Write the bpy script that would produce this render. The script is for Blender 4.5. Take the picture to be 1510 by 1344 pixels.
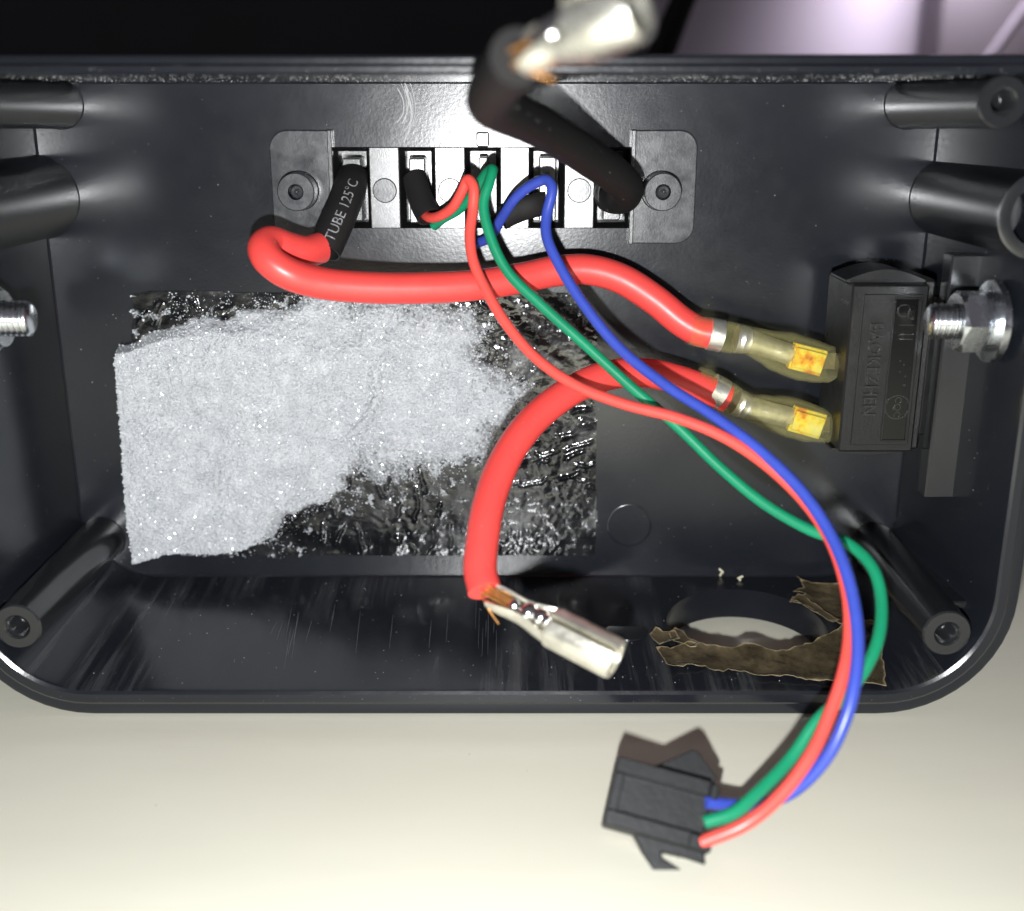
import bpy, bmesh, math, random
import numpy as np
from mathutils import Vector, Matrix, noise
from mathutils.geometry import delaunay_2d_cdt

random.seed(7)
sc = bpy.context.scene
for o in list(bpy.data.objects):
    bpy.data.objects.remove(o)

# ------------------------------------------------------------------ camera
# all lengths below are millimetres; the case's inside back face is y = 0, the table top z = 0
F, CX, CY = 1650.0, 755.0, 672.0
L, H = 185.0, 86.0                      # lens to back face, lens above the table
PITCH = math.radians(17.1)
MM = 0.001
cam = bpy.data.cameras.new('camera')
cam.sensor_fit = 'HORIZONTAL'
cam.sensor_width = 36.0
cam.lens = F / 1510.0 * 36.0
cam.clip_start, cam.clip_end = 0.005, 20.0
cam.dof.use_dof = True
cam.dof.focus_distance = 0.176
cam.dof.aperture_fstop = cam.lens / 2.8
camo = bpy.data.objects.new('camera', cam)
sc.collection.objects.link(camo)
camo.location = (0, -L * MM, H * MM)
camo.rotation_euler = (math.pi / 2 - PITCH, 0, 0)
sc.camera = camo

# ------------------------------------------------------------------ light
w = bpy.data.worlds.new('World')
sc.world = w
w.use_nodes = True
w.node_tree.nodes['Background'].inputs[0].default_value = (0.93, 0.88, 1.0, 1)
w.node_tree.nodes['Background'].inputs[1].default_value = 0.11
# the phone's flash, just below and a little left of the lens
cs, sn = math.cos(PITCH), math.sin(PITCH)
fl = bpy.data.lights.new('phone_flash', 'POINT')
fl.energy = 2.05
fl.color = (0.975, 0.99, 1.0)
fl.shadow_soft_size = 0.0022
flo = bpy.data.objects.new('phone_flash', fl)
flo.location = (-4 * MM, (-L - 19 * sn) * MM, (H - 19 * cs) * MM)
sc.collection.objects.link(flo)
# unseen spot added behind the case to give the far wall its gradient
rl = bpy.data.lights.new('added_wall_spot', 'SPOT')
rl.energy = 1.5
rl.spot_size = math.radians(95)
rl.spot_blend = 1.0
rl.color = (0.95, 0.88, 1.0)
rl.shadow_soft_size = 0.03
rlo = bpy.data.objects.new('added_wall_spot', rl)
rlo.location = (0.225, 0.385, 0.20)
rlo.rotation_euler = (math.radians(52), 0, math.radians(4))
sc.collection.objects.link(rlo)

sc.view_settings.view_transform = 'Standard'
sc.view_settings.look = 'None'
sc.view_settings.exposure = 0
sc.view_settings.gamma = 1
sc.view_settings.use_curve_mapping = False
sc.render.engine = 'CYCLES'
sc.cycles.use_denoising = True
sc.cycles.max_bounces = 8
sc.cycles.transparent_max_bounces = 12
sc.cycles.sample_clamp_indirect = 6.0
sc.cycles.blur_glossy = 0.1

# ------------------------------------------------------------------ helpers
def ray(px, py):
    u, v = (px - CX) / F, (CY - py) / F
    return Vector((u, cs + v * sn, -sn + v * cs))
def P(px, py, y):                      # point seen at (px, py) of the photograph at depth y
    d = ray(px, py)
    return Vector((0, -L, H)) + d * ((y + L) / d.y)
def PZ(px, py, z):                     # the same at height z
    d = ray(px, py)
    return Vector((0, -L, H)) + d * ((z - H) / d.z)
def floor_z(y):                        # inside of the case's lower wall
    return 6.5 + 2.5 * y / 37.0
def PF(px, py, lift=0.0):              # on the lower wall
    z = 5.0
    for _ in range(8):
        p = PZ(px, py, z)
        z = floor_z(p.y) + lift
    return PZ(px, py, z)

BASE = {}
def tag(o, label=None, cat=None, group=None, kind=None):
    if label: o['label'] = label
    if cat: o['category'] = cat
    if group: o['group'] = group
    if kind: o['kind'] = kind
    return o
def thing(name, label, cat, base, group=None):
    o = bpy.data.objects.new(name, None)
    o.empty_display_size = 0.005
    sc.collection.objects.link(o)
    b = Vector(base)
    o.location = b * MM
    BASE[o] = b
    return tag(o, label, cat, group)
def build(name, vf, mat, parent=None, smooth=28, label=None):
    v, f = vf
    b = BASE.get(parent, Vector((0, 0, 0)))
    me = bpy.data.meshes.new(name)
    me.from_pydata([((p[0] - b[0]) * MM, (p[1] - b[1]) * MM, (p[2] - b[2]) * MM) for p in v], [], f)
    bm = bmesh.new(); bm.from_mesh(me)
    bmesh.ops.recalc_face_normals(bm, faces=bm.faces)
    bm.to_mesh(me); bm.free()
    if smooth:
        me.shade_smooth()
        me.set_sharp_from_angle(angle=math.radians(smooth))
    me.materials.append(mat)
    o = bpy.data.objects.new(name, me)
    sc.collection.objects.link(o)
    if parent is not None:
        o.parent = parent
    BASE[o] = b
    if label: o['label'] = label
    return o
def join(*parts):
    V, Fc = [], []
    for v, f in parts:
        n = len(V)
        V += list(v)
        Fc += [tuple(i + n for i in q) for q in f]
    return V, Fc
def box(a, b, bev=0.0):
    lo = [min(a[i], b[i]) for i in range(3)]; hi = [max(a[i], b[i]) for i in range(3)]
    bm = bmesh.new()
    bmesh.ops.create_cube(bm, size=1)
    for v in bm.verts:
        v.co = Vector([lo[i] + (v.co[i] + .5) * (hi[i] - lo[i]) for i in range(3)])
    if bev:
        bmesh.ops.bevel(bm, geom=list(bm.edges), offset=bev, segments=1, affect='EDGES', profile=.5)
    r = [v.co.copy() for v in bm.verts], [tuple(v.index for v in f.verts) for f in bm.faces]
    bm.verts.index_update()
    r = [v.co.copy() for v in bm.verts], [tuple(v.index for v in f.verts) for f in bm.faces]
    bm.free()
    return r
def xform(vf, M):
    return [M @ Vector(p) for p in vf[0]], vf[1]
def prism(poly, n, h0, h1, origin=(0,0,0), ux=(1,0,0), uz=(0,0,1), bev=0.0):
    """poly in (ux, uz) plane, extruded along n from h0 to h1"""
    o, ux, uz, n = Vector(origin), Vector(ux), Vector(uz), Vector(n)
    bm = bmesh.new()
    vs = [bm.verts.new(o + ux * a + uz * b + n * h0) for a, b in poly]
    f = bm.faces.new(vs)
    r = bmesh.ops.extrude_face_region(bm, geom=[f])
    for e in r['geom']:
        if isinstance(e, bmesh.types.BMVert): e.co += n * (h1 - h0)
    if bev:
        bmesh.ops.bevel(bm, geom=list(bm.edges), offset=bev, segments=1, affect='EDGES', profile=.5)
    bm.verts.index_update()
    out = [v.co.copy() for v in bm.verts], [tuple(v.index for v in f.verts) for f in bm.faces]
    bm.free()
    return out
def basis(axis, ref=(0, 0, 1)):
    a = Vector(axis).normalized()
    r = Vector(ref)
    if abs(a.dot(r)) > .95: r = Vector((1, 0, 0))
    x = r.cross(a).normalized()
    return x, a.cross(x).normalized(), a
def lathe(o, axis, prof, n=32):
    o = Vector(o); x, y, a = basis(axis)
    V, Fc, rings = [], [], []
    for r, h in prof:
        if r <= 1e-6:
            rings.append([len(V)]); V.append(o + a * h)
        else:
            rings.append(list(range(len(V), len(V) + n)))
            for i in range(n):
                t = 2 * math.pi * i / n
                V.append(o + a * h + (x * math.cos(t) + y * math.sin(t)) * r)
    for A, B in zip(rings, rings[1:]):
        for i in range(n):
            j = (i + 1) % n
            q = [A[i % len(A)], A[j % len(A)], B[j % len(B)], B[i % len(B)]]
            q2 = []
            for k in q:
                if k not in q2: q2.append(k)
            if len(q2) > 2: Fc.append(tuple(q2))
    return V, Fc
def spline(pts, sub=8):
    """centripetal Catmull-Rom through rows (any dimension)"""
    p = [np.array(q, float) for q in pts]
    p = [2 * p[0] - p[1]] + p + [2 * p[-1] - p[-2]]
    out = []
    for i in range(1, len(p) - 2):
        p0, p1, p2, p3 = p[i-1:i+3]
        def k(a, b): return max(np.linalg.norm((b - a)[:3]), 1e-5) ** .5
        t0 = 0; t1 = t0 + k(p0, p1); t2 = t1 + k(p1, p2); t3 = t2 + k(p2, p3)
        for s in range(sub):
            t = t1 + (t2 - t1) * s / sub
            A1 = (t1-t)/(t1-t0)*p0 + (t-t0)/(t1-t0)*p1
            A2 = (t2-t)/(t2-t1)*p1 + (t-t1)/(t2-t1)*p2
            A3 = (t3-t)/(t3-t2)*p2 + (t-t2)/(t3-t2)*p3
            B1 = (t2-t)/(t2-t0)*A1 + (t-t0)/(t2-t0)*A2
            B2 = (t3-t)/(t3-t1)*A2 + (t-t1)/(t3-t1)*A3
            out.append((t2-t)/(t2-t1)*B1 + (t-t1)/(t2-t1)*B2)
    out.append(p[-2])
    return out
def frames(C, ref=(0, -1, 0)):
    C = [Vector(c) for c in C]
    T = []
    for i in range(len(C)):
        a = C[max(i-1, 0)]; b = C[min(i+1, len(C)-1)]
        T.append((b - a).normalized())
    r = Vector(ref); N = [(r - T[0] * r.dot(T[0])).normalized()]
    for i in range(1, len(C)):
        q = N[-1] - T[i] * N[-1].dot(T[i])
        N.append(q.normalized())
    return T, N, [T[i].cross(N[i]) for i in range(len(C))]
def tube(C, R, n=20, cap=True, wall=0.0):
    """sweep: R a number, or a list of radii or (r_normal, r_binormal) pairs; wall > 0 makes a hollow sleeve"""
    C = [Vector(c[:3]) for c in C]
    T, N, B = frames(C)
    V, Fc = [], []
    m = len(C)
    def rad(i):
        r = R[i] if isinstance(R, (list, tuple)) else R
        return r if isinstance(r, (tuple, list)) else (r, r)
    layers = [0.0] + ([wall] if wall else [])
    for w_ in layers:
        for i in range(m):
            ra, rb = rad(i)
            for k in range(n):
                t = 2 * math.pi * k / n
                V.append(C[i] + N[i] * math.cos(t) * (ra - w_) + B[i] * math.sin(t) * (rb - w_))
    for li in range(len(layers)):
        o = li * m * n
        for i in range(m - 1):
            for k in range(n):
                k2 = (k + 1) % n
                Fc.append((o+i*n+k, o+i*n+k2, o+(i+1)*n+k2, o+(i+1)*n+k))
    if wall:
        for i in (0, m - 1):
            for k in range(n):
                k2 = (k + 1) % n
                Fc.append((i*n+k, i*n+k2, m*n+i*n+k2, m*n+i*n+k))
    elif cap:
        for i in (0, m - 1):
            Fc.append(tuple(i*n+k for k in range(n)))
    return V, Fc
def path(rows, sub=8):
    """rows (px, py, y) -> smoothed centre line"""
    return [Vector(q) for q in spline([tuple(P(*r[:3])) for r in rows], sub)]
def text_mesh(s, size, bold=0.0):
    cu = bpy.data.curves.new('t', 'FONT')
    cu.body = s; cu.size = size; cu.offset = bold; cu.resolution_u = 3
    cu.align_x = 'CENTER'; cu.align_y = 'CENTER'
    ob = bpy.data.objects.new('t', cu)
    sc.collection.objects.link(ob)
    dg = bpy.context.evaluated_depsgraph_get()
    me = bpy.data.meshes.new_from_object(ob.evaluated_get(dg))
    v = [x.co.copy() for x in me.vertices]; f = [tuple(p.vertices) for p in me.polygons]
    bpy.data.objects.remove(ob); bpy.data.curves.remove(cu); bpy.data.meshes.remove(me)
    return v, f
def thicken(vf, n, h):
    """closed slab from a flat sheet"""
    bm = bmesh.new()
    vs = [bm.verts.new(p) for p in vf[0]]
    for f in vf[1]:
        try: bm.faces.new([vs[i] for i in f])
        except ValueError: pass
    r = bmesh.ops.extrude_face_region(bm, geom=list(bm.faces))
    for e in r['geom']:
        if isinstance(e, bmesh.types.BMVert): e.co += Vector(n) * h
    bm.verts.index_update()
    out = [v.co.copy() for v in bm.verts], [tuple(v.index for v in f.verts) for f in bm.faces]
    bm.free()
    return out

# ------------------------------------------------------------------ materials
def mat(name, col, rough=.5, metal=0.0, spec=.5, var=0.0, vscale=300, bump=0.0, bscale=2000, rvar=0.0, rscale=250, coat=0.0, detail=4, stretch=(1,1,1)):
    m = bpy.data.materials.new(name); m.use_nodes = True
    nt = m.node_tree; b = nt.nodes['Principled BSDF']
    b.inputs['Base Color'].default_value = (*col, 1)
    b.inputs['Roughness'].default_value = rough
    b.inputs['Metallic'].default_value = metal
    b.inputs['Specular IOR Level'].default_value = spec
    b.inputs['Coat Weight'].default_value = coat
    tc = nt.nodes.new('ShaderNodeTexCoord')
    mp = nt.nodes.new('ShaderNodeMapping'); mp.inputs['Scale'].default_value = stretch
    nt.links.new(tc.outputs['Object'], mp.inputs[0])
    def nz(scale, d=detail, rgh=.6):
        n = nt.nodes.new('ShaderNodeTexNoise'); n.inputs['Scale'].default_value = scale
        n.inputs['Detail'].default_value = d; n.inputs['Roughness'].default_value = rgh
        nt.links.new(mp.outputs[0], n.inputs['Vector'])
        return n
    if var:
        n = nz(vscale)
        r = nt.nodes.new('ShaderNodeValToRGB')
        r.color_ramp.elements[0].position = .32; r.color_ramp.elements[1].position = .68
        r.color_ramp.elements[0].color = (*[max(c * (1 - var), 0) for c in col], 1)
        r.color_ramp.elements[1].color = (*[min(c * (1 + var), 1) for c in col], 1)
        nt.links.new(n.outputs['Fac'], r.inputs[0]); nt.links.new(r.outputs[0], b.inputs['Base Color'])
    if rvar:
        n = nz(rscale, 6, .65)
        r = nt.nodes.new('ShaderNodeMapRange')
        r.inputs['From Min'].default_value = .3; r.inputs['From Max'].default_value = .7
        r.inputs['To Min'].default_value = rough - rvar; r.inputs['To Max'].default_value = rough + rvar
        nt.links.new(n.outputs['Fac'], r.inputs['Value']); nt.links.new(r.outputs[0], b.inputs['Roughness'])
    if bump:
        n = nz(bscale, 2)
        bp = nt.nodes.new('ShaderNodeBump'); bp.inputs['Strength'].default_value = bump; bp.inputs['Distance'].default_value = .0002
        nt.links.new(n.outputs['Fac'], bp.inputs['Height']); nt.links.new(bp.outputs[0], b.inputs['Normal'])
    return m
M = {}
M['case'] = mat('black_case_plastic', (.009, .0105, .0142), .22, spec=.55, var=.08, vscale=90, rvar=.018, rscale=300, bump=.06, bscale=1600, stretch=(1, .04, 1))
M['post'] = mat('black_post_plastic', (.011, .012, .0135), .22, spec=.9, rvar=.03, rscale=500, bump=.03, bscale=2500, stretch=(1, .3, 1))
M['block'] = mat('black_block_plastic', (.05, .0505, .052), .25, spec=1.0, rvar=.05, rscale=1500, bump=.09, bscale=6000)
M['ear'] = mat('ear_plastic', (.032, .034, .038), .26, spec=.7, rvar=.07, rscale=400, bump=.07, bscale=3500, var=.3, vscale=250)
M['switch'] = mat('switch_plastic', (.0085, .0087, .0092), .34, spec=.45, bump=.2, bscale=2600, rvar=.08)
M['gloss'] = mat('smooth_black_plastic', (.004, .004, .0043), .16, spec=.4)
M['emboss'] = mat('switch_lettering_plastic', (.012, .012, .0125), .22, spec=.7, bump=.3, bscale=3000)
M['shrink'] = mat('heat_shrink', (.014, .013, .013), .5, spec=.4, bump=.12, bscale=1200, rvar=.08)
M['print'] = mat('grey_print', (.22, .22, .23), .6, var=.5, vscale=1500)
M['red'] = mat('red_silicone', (.72, .062, .055), .38, spec=.45, var=.06, vscale=120, bump=.05, bscale=800, rvar=.06)
M['redthin'] = mat('red_pvc', (.72, .075, .06), .34, spec=.5, var=.06, vscale=200, bump=.05, bscale=900)
M['green'] = mat('green_pvc', (.006, .21, .10), .34, spec=.5, var=.08, vscale=200, bump=.05, bscale=900)
M['blue'] = mat('blue_pvc', (.035, .062, .36), .32, spec=.5, var=.08, vscale=200, bump=.05, bscale=900)
M['black'] = mat('black_silicone', (.008, .0078, .0078), .6, spec=.22, bump=.1, bscale=900)
M['zinc'] = mat('zinc_plated_steel', (.66, .69, .72), .24, metal=1.0, rvar=.09, rscale=400, bump=.08, bscale=2500)
M['tin'] = mat('tinned_brass', (.80, .78, .68), .36, metal=.85, rvar=.1, rscale=500, bump=.12, bscale=2500, var=.12, vscale=500)
M['tin_dark'] = mat('dull_tinned_brass', (.66, .65, .58), .25, metal=.9, rvar=.1, rscale=500, bump=.2, bscale=900, var=.35, vscale=260)
M['tab'] = mat('tarnished_brass_tab', (.12, .105, .07), .4, metal=.8, var=.3, vscale=400)
M['solder'] = mat('solder_blob', (.82, .82, .80), .12, metal=1.0, bump=.5, bscale=900)
M['copper'] = mat('copper_strand', (.55, .27, .09), .4, metal=.8, var=.3, vscale=900)
M['plug'] = mat('plug_nylon', (.009, .0098, .0105), .45, spec=.25, bump=.15, bscale=1500, var=.2, vscale=500)
M['dust'] = mat('dust', (.55, .55, .54), .8)
M['scratch'] = mat('scratched_plastic', (.42, .42, .43), .55)
M['scuff_glare'] = mat('scuff_glare_plastic', (.16, .16, .165), .5)
M['swarf'] = mat('pale_swarf', (.6, .56, .42), .7)
M['table'] = mat('cream_laminate', (.71, .69, .575), .5, spec=.35, var=.05, vscale=22, rvar=.08, rscale=60, bump=.09, bscale=700, stretch=(.35, 1, 1))
M['wall'] = mat('lilac_wall', (.62, .56, .64), .8, var=.04, vscale=6)
M['door'] = mat('lilac_panel', (.22, .195, .215), .7, var=.04, vscale=6)
M['dark'] = mat('dark_cabinet', (.012, .012, .016), .6, var=.3, vscale=12)
M['ring'] = mat('satin_ring', (.40, .41, .43), .35, metal=1.0)

def ramp_mat(name, stops, scale, rough, bump, bscale, bdist=.0003, detail=6, spec=.5, coat=0, rgh=.65):
    m = bpy.data.materials.new(name); m.use_nodes = True
    nt = m.node_tree; b = nt.nodes['Principled BSDF']
    tc = nt.nodes.new('ShaderNodeTexCoord')
    n = nt.nodes.new('ShaderNodeTexNoise'); n.inputs['Scale'].default_value = scale; n.inputs['Detail'].default_value = detail
    n.inputs['Roughness'].default_value = rgh
    nt.links.new(tc.outputs['Object'], n.inputs['Vector'])
    r = nt.nodes.new('ShaderNodeValToRGB')
    els = r.color_ramp.elements
    while len(els) < len(stops): els.new(.5)
    for e, (p, c) in zip(els, stops): e.position = p; e.color = (*c, 1)
    nt.links.new(n.outputs['Fac'], r.inputs[0]); nt.links.new(r.outputs[0], b.inputs['Base Color'])
    b.inputs['Roughness'].default_value = rough
    b.inputs['Specular IOR Level'].default_value = spec
    b.inputs['Coat Weight'].default_value = coat
    n2 = nt.nodes.new('ShaderNodeTexNoise'); n2.inputs['Scale'].default_value = bscale; n2.inputs['Detail'].default_value = 3
    nt.links.new(tc.outputs['Object'], n2.inputs['Vector'])
    bp = nt.nodes.new('ShaderNodeBump'); bp.inputs['Strength'].default_value = bump; bp.inputs['Distance'].default_value = bdist
    nt.links.new(n2.outputs['Fac'], bp.inputs['Height']); nt.links.new(bp.outputs[0], b.inputs['Normal'])
    return m
def reflection_streaks(m):
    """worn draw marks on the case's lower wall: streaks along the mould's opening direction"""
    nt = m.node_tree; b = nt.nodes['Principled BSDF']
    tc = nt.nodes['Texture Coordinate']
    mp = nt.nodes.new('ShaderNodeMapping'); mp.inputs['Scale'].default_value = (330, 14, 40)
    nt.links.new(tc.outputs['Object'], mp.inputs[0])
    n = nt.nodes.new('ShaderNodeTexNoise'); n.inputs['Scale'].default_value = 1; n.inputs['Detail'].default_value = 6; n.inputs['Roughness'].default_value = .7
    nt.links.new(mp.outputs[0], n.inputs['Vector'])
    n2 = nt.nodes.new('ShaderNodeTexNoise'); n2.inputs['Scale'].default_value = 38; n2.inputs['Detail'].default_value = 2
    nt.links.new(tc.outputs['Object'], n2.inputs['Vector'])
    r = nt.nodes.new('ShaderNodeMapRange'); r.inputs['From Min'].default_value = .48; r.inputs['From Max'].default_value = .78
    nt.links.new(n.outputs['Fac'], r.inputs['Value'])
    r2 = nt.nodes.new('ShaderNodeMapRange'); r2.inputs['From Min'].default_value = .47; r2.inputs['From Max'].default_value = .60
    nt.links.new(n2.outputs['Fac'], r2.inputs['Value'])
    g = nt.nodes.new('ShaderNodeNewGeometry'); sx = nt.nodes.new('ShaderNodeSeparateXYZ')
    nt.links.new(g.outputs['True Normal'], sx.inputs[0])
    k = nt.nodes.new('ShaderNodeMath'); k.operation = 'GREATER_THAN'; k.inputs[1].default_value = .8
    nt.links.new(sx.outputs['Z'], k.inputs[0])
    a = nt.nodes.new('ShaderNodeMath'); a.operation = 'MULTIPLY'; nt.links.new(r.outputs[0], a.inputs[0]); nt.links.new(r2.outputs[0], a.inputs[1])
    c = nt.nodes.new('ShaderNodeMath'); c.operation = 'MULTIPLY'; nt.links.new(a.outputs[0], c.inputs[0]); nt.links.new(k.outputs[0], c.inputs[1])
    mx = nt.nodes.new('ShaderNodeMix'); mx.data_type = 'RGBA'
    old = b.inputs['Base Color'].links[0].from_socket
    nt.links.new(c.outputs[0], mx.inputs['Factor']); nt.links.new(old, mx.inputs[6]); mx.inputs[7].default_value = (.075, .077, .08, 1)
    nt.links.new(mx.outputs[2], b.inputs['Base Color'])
reflection_streaks(M['case'])  # the lower wall's streaky reflection is lightened into its base colour
M['film'] = ramp_mat('adhesive_film', [(.44, (.005, .0055, .0065)), (.56, (.018, .0185, .020)), (.74, (.17, .175, .175))], 75, .11, .30, 500, .0004)
M['foam'] = ramp_mat('white_foam', [(.3, (.36, .375, .40)), (.5, (.48, .495, .52)), (.72, (.64, .65, .67))], 330, .34, 1.0, 2600, .0005, spec=.6)
b_ = M['foam'].node_tree.nodes['Principled BSDF']
b_.inputs['Subsurface Weight'].default_value = .6
b_.inputs['Subsurface Radius'].default_value = (1, 1, 1)
b_.inputs['Subsurface Scale'].default_value = .0010
M['flake'] = mat('foam_cell_wall', (.50, .52, .545), .17, spec=1.0)
nt_ = M['foam'].node_tree                     # thin foam lets the film show through its pores
at_ = nt_.nodes.new('ShaderNodeAttribute'); at_.attribute_name = 'thickness'
pn_ = nt_.nodes.new('ShaderNodeTexNoise'); pn_.inputs['Scale'].default_value = 1500; pn_.inputs['Detail'].default_value = 2
nt_.links.new(nt_.nodes['Texture Coordinate'].outputs['Object'], pn_.inputs['Vector'])
ad_ = nt_.nodes.new('ShaderNodeMath'); ad_.operation = 'MULTIPLY_ADD'; ad_.inputs[1].default_value = 1.5; 
nt_.links.new(pn_.outputs['Fac'], ad_.inputs[0]); 
sb_ = nt_.nodes.new('ShaderNodeMath'); sb_.operation = 'ADD'; sb_.inputs[1].default_value = -.78
nt_.links.new(at_.outputs['Fac'], sb_.inputs[0]); nt_.links.new(sb_.outputs[0], ad_.inputs[2]); ad_.use_clamp = True
nt_.links.new(ad_.outputs[0], b_.inputs['Alpha'])
M['brass'] = ramp_mat('yellow_brass', [(.32, (.80, .76, .30)), (.5, (.86, .70, .07)), (.62, (.82, .30, .02)), (.72, (.35, .16, .03))], 330, .28, .3, 900, .0002, detail=3, spec=.7)
M['brass'].node_tree.nodes['Principled BSDF'].inputs['Metallic'].default_value = .45
M['tape'] = ramp_mat('brown_tape', [(.3, (.022, .017, .010)), (.48, (.062, .049, .028)), (.66, (.115, .09, .052)), (.8, (.26, .21, .13))], 200, .24, .6, 420, .0004, spec=.6)

nt_ = M['tape'].node_tree                     # pale fibres where the tape tore
pb_ = nt_.nodes['Principled BSDF']; old_ = pb_.inputs['Base Color'].links[0].from_socket
at_ = nt_.nodes.new('ShaderNodeAttribute'); at_.attribute_name = 'rim'
pn_ = nt_.nodes.new('ShaderNodeTexNoise'); pn_.inputs['Scale'].default_value = 700
nt_.links.new(nt_.nodes['Texture Coordinate'].outputs['Object'], pn_.inputs['Vector'])
mr_ = nt_.nodes.new('ShaderNodeMath'); mr_.operation = 'MULTIPLY_ADD'; mr_.inputs[1].default_value = -2.6; mr_.use_clamp = True
nt_.links.new(at_.outputs['Fac'], mr_.inputs[0])
m2_ = nt_.nodes.new('ShaderNodeMath'); m2_.operation = 'MULTIPLY'; m2_.inputs[1].default_value = 1.35
nt_.links.new(pn_.outputs['Fac'], m2_.inputs[0]); nt_.links.new(m2_.outputs[0], mr_.inputs[2])
mx_ = nt_.nodes.new('ShaderNodeMix'); mx_.data_type = 'RGBA'
nt_.links.new(mr_.outputs[0], mx_.inputs['Factor']); nt_.links.new(old_, mx_.inputs[6])
mx_.inputs[7].default_value = (.36, .29, .17, 1)
nt_.links.new(mx_.outputs[2], pb_.inputs['Base Color'])

def sleeve_mat():
    m = bpy.data.materials.new('clear_vinyl'); m.use_nodes = True
    nt = m.node_tree; b = nt.nodes['Principled BSDF']; out = nt.nodes['Material Output']
    b.inputs['Base Color'].default_value = (.42, .40, .22, 1); b.inputs['Roughness'].default_value = .2
    b.inputs['Specular IOR Level'].default_value = .6
    t = nt.nodes.new('ShaderNodeBsdfTransparent'); t.inputs[0].default_value = (.97, .96, .86, 1)
    mx = nt.nodes.new('ShaderNodeMixShader')
    lw = nt.nodes.new('ShaderNodeLayerWeight'); lw.inputs[0].default_value = .35
    mr = nt.nodes.new('ShaderNodeMapRange'); mr.inputs['To Min'].default_value = .03; mr.inputs['To Max'].default_value = .46
    nt.links.new(lw.outputs['Facing'], mr.inputs['Value'])
    nt.links.new(mr.outputs[0], mx.inputs[0])
    nt.links.new(t.outputs[0], mx.inputs[1]); nt.links.new(b.outputs[0], mx.inputs[2]); nt.links.new(mx.outputs[0], out.inputs[0])
    n = nt.nodes.new('ShaderNodeTexNoise'); n.inputs['Scale'].default_value = 350
    tc = nt.nodes.new('ShaderNodeTexCoord'); nt.links.new(tc.outputs['Object'], n.inputs['Vector'])
    bp = nt.nodes.new('ShaderNodeBump'); bp.inputs['Strength'].default_value = .35; bp.inputs['Distance'].default_value = .0004
    nt.links.new(n.outputs['Fac'], bp.inputs['Height']); nt.links.new(bp.outputs[0], b.inputs['Normal'])
    return m
M['sleeve'] = sleeve_mat()

# ------------------------------------------------------------------ setting
TZ = -1.0                              # table top
tb = build('table', box((-420, -420, -18), (420, 330, TZ), 1.0), M['table'])
tag(tb, 'cream laminate table top under the black case', 'table', kind='structure')
wl = build('wall', box((-900, 452, -300), (900, 470, 700)), M['wall'])
tag(wl, 'dim lilac wall far behind the case', 'wall', kind='structure')
p0 = P(1375, 40, 425)
pn = thing('wall_panel', 'greyish lilac panel at the right behind the case, with a diagonal seam', 'panel', (330, 425, 0))
build('panel_board', box((p0.x, 415, -250), (700, 440, 600), 1.5), M['door'], pn)
a, b_ = P(1462, 78, 414.5), P(1512, 8, 414.5)
build('seam', tube([a + (a - b_) * .3, b_ + (b_ - a) * 1.5], 1.6, 8), M['wall'], pn)
cb = thing('dark_cabinet', 'blurred dark cabinet behind the upper edge of the case', 'cabinet', (-230, 380, 0))
e = P(955, 40, 330)
build('cabinet_body', box((-620, 330, -250), (e.x, 430, 420), 4), M['dark'], cb)
build('cabinet_top', box((-640, 318, 420.5), (e.x + 8, 434, 436), 2), M['dark'], cb)

# two dark cables hanging behind the case
for k, (x0, x1, r) in enumerate(((1000, 962, 2.6), (1016, 984, 2.2))):
    q = [P(x0 + 30, -60, 205), P(x0, 0, 205), P(x1, 85, 204), P(x1 - 40, 180, 204)]
    q.append(Vector((q[-1].x - 5, 206, r)))
    c = build('cable', tube([Vector(s) for s in spline(q, 6)], r, 10), M['black'])
    tag(c, ['dark hanging cable behind the case, the left one of two', 'dark hanging cable behind the case, the right one of two'][k], 'cable', 'cables hanging behind the case')

# ------------------------------------------------------------------ the case
DEP = 37.0
OUT = (-82.0, 74.0, -1.0, 92.9, 19.0, 8.0)          # x0 x1 z0 z1 radius below, radius above
RIM = (-77.6, 69.6, 4.0, 90.4, 15.0, 5.0)
PAN = (-75.8, 67.6, 6.5, 90.35, 13.0, 4.0)
def lerp(a, b, t): return tuple(p + (q - p) * t for p, q in zip(a, b))
def shrink(r, s): return (r[0] + s, r[1] - s, r[2] + s, r[3] - s, max(r[4] - s, .5), max(r[5] - s, .5))
def rrect(r, y, n=12):
    x0, x1, z0, z1, RB, RT = r
    V = []
    for cx, cz, a0, R in ((x1 - RB, z0 + RB, -90, RB), (x1 - RT, z1 - RT, 0, RT), (x0 + RT, z1 - RT, 90, RT), (x0 + RB, z0 + RB, 180, RB)):
        for i in range(n + 1):
            t = math.radians(a0 + 90 * i / n)
            V.append(Vector((cx + R * math.cos(t), y, cz + R * math.sin(t))))
    return V
OBK = (-81.2, 73.2, 1.3, 92.4, 18.5, 7.6)           # drafted back edge
prof = [(shrink(OBK, 1.2), 3.0), (shrink(OBK, .3), 2.6), (OBK, 1.6), (OUT, -34.6), (lerp(OUT, RIM, .06), -35.3),
        (lerp(OUT, RIM, .2), -35.6), (lerp(OUT, RIM, .46), -35.6), (lerp(OUT, RIM, .5), -35.9), (lerp(OUT, RIM, .54), -36.7),
        (lerp(OUT, RIM, .62), -37.0), (lerp(OUT, RIM, .88), -37.0), (lerp(OUT, RIM, .97), -36.7), (RIM, -36.1),
        (PAN, -.25), (shrink(PAN, .25), 0.0)]
loops = [rrect(r, y) for r, y in prof]
nl = len(loops[0])
V = [p for lp in loops for p in lp]
Fc = []
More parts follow.
